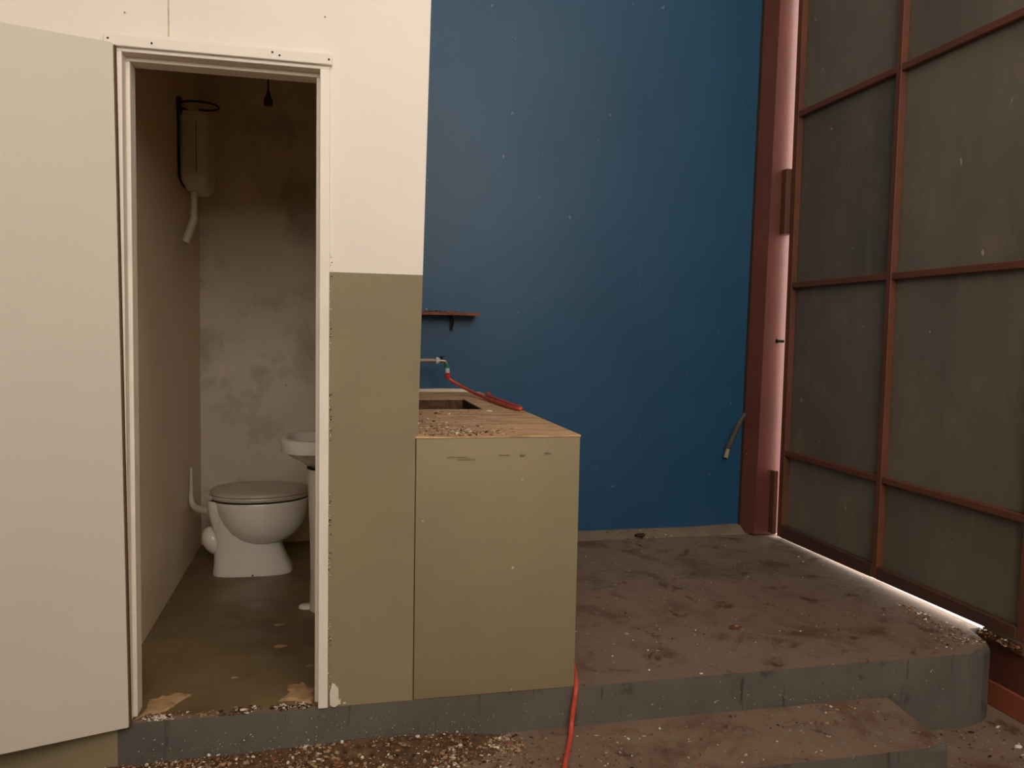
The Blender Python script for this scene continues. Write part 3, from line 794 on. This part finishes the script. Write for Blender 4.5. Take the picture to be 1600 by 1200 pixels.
# chips stuck on the riser face, along the jamb edge and broken spots of the threshold
bm = BM(); q = random.Random(21)
for i in range(520):
    x = q.uniform(-.60, 2.3) if q.random() < .45 else q.uniform(-.6, .5)
    z = -.137 + abs(q.gauss(0, .045))
    if z > -.01: continue
    s_ = q.uniform(.0008, .0026)
    chip(bm, (x, YW-.0008+.004*noise.noise(Vector((x*3, 0, 0))), z), s_, s_*.6, q.choices(range(5), (5, 4, 1.5, 2, .5))[0], q)
link('riser_specks', bm, LM, kind='stuff', label='pale specks stuck on the grey riser face', cat='litter')
bm = BM()
for i in range(150):
    z = q.choice((q.uniform(.06, .30), q.uniform(.42, .50), q.uniform(.55, .70), q.uniform(.85, 1.0), q.uniform(1.1, 1.45)))
    s_ = q.uniform(.0012, .0034)
    chip(bm, (-.002+q.uniform(-.002, .006), 2.5285, z), s_, .002, q.choices(range(5), (5, 2, 1, 3, 1))[0], q)
link('edge_chips', bm, LM, w, kind='stuff')
bm = BM()
for cx_, sx_, n_, wt in ((-.50, .035, 90, (8, 3, 1, 1, 0)), (-.265, .022, 70, (3, 2, 2, 6, 0)), (-.14, .018, 50, (2, 3, 2, 6, 0)), (-.085, .02, 50, (2, 4, 2, 3, 0)), (-.38, .03, 20, (1, 6, 2, 1, 0))):
    for i in range(n_):
        s_ = q.uniform(.0015, .0055)
        chip(bm, (q.gauss(cx_, sx_*.6), q.uniform(2.527, 2.556), .001+q.uniform(0, .005)), s_, s_*.5, q.choices(range(5), wt)[0], q)
link('broken_threshold', bm, LM, kind='stuff', label='clusters of white and dark broken bits on the doorway threshold', cat='litter')
for (xx, zz) in ((-.575, 2.085), (-.37, 2.17), (-.02, 2.13)):
    bm = BM(); tube(bm, [(xx, YW-.0012, zz), (xx, YW+.001, zz)], .0028, 8)
    link('nail', bm, 'chip_tan', w)
# debris packed under the near end of the gate, closing the light gap
bm = BM(); q = random.Random(5)
for i in range(260):
    y = q.uniform(2.50, 2.70); x = q.uniform(2.585, 2.66); s = q.uniform(.004, .010)
    chip(bm, (x, y, q.uniform(.002, .026)), s, s*.6, q.choices(range(5), (1, 3, 4, 3, 1))[0], q)
box(bm, 2.61, 2.658, 2.50, 2.695, -.012, .030, 0, 1, 2)
link('packed_debris', bm, LM, kind='stuff', label='brown debris packed under the near end of the gate', cat='rubble')
# streaks of flaked paint along the riser top are single larger pieces
def piece(name, label, cat, c, s, mat, sd, group=None, th_=.35):
    bm = BM(); q = random.Random(sd); k = 9
    rings = []
    for lv, (sc, zz) in enumerate(((.8, 0), (1, .35), (.85, .8), (.35, 1))):
        rings.append([Vector((c[0]+s*sc*q.uniform(.75, 1.15)*cos(2*pi*i/k), c[1]+s*sc*q.uniform(.45, .8)*sin(2*pi*i/k), c[2]+s*th_*zz)) for i in range(k)])
    loft(bm, rings)
    return link(name, bm, mat, label=label, cat=cat, group=group)
piece('soil_clod', 'dark soil clod in the middle of the platform with a tan flake on it', 'clod', (1.625, 2.93, .0005), .030, 'chip_brown', 1)
piece('plaster_flake', 'tan flake on the dark clod mid platform', 'flake', (1.63, 2.925, .0112), .011, 'chip_tan', 2, th_=.3)
piece('plaster_flake', 'white round flake on the riser edge right of the hose', 'flake', (1.29, 2.548, .0), .007, 'plaster_chip', 3, th_=.4)
piece('plaster_flake', 'pair of white flakes on the worktop right of the sink recess', 'flake', (.655, 3.30, CZ), .014, 'plaster_chip', 4, th_=.4)
piece('plaster_flake', 'white lump on the lower floor nearest the orange post foot', 'flake', (2.47, 2.36, -.2895), .016, 'plaster_chip', 5, th_=.6)
piece('plaster_flake', 'white lump on the lower floor at the right picture edge', 'flake', (2.44, 2.25, -.2895), .018, 'plaster_chip', 6, th_=.6)
piece('plaster_flake', 'tan lump on the lower floor just right of the step end', 'flake', (2.15, 2.12, -.2895), .018, 'chip_tan', 7, th_=.6)
piece('plaster_flake', 'white chip on the edge of the doorway threshold', 'flake', (-.262, 2.548, .0035), .012, 'plaster_chip', 8, th_=.4)
piece('soil_clod', 'dark clump on the mortar fillet under the blue wall', 'clod', (1.78, 4.355, .012), .035, 'chip_dark', 9, th_=.5)
for i, (x, y, s) in enumerate(((-.18, 3.05, .028), (-.20, 3.28, .020), (-.315, 2.80, .012))):
    piece('plaster_flake', ('largest pale flake on the toilet floor, right of the middle', 'pale flake on the toilet floor in front of the basin pedestal', 'small pale flake nearest the doorway on the toilet floor')[i], 'flake', (x, y, .0032), s, 'chip_tan', 20+i, th_=.08)
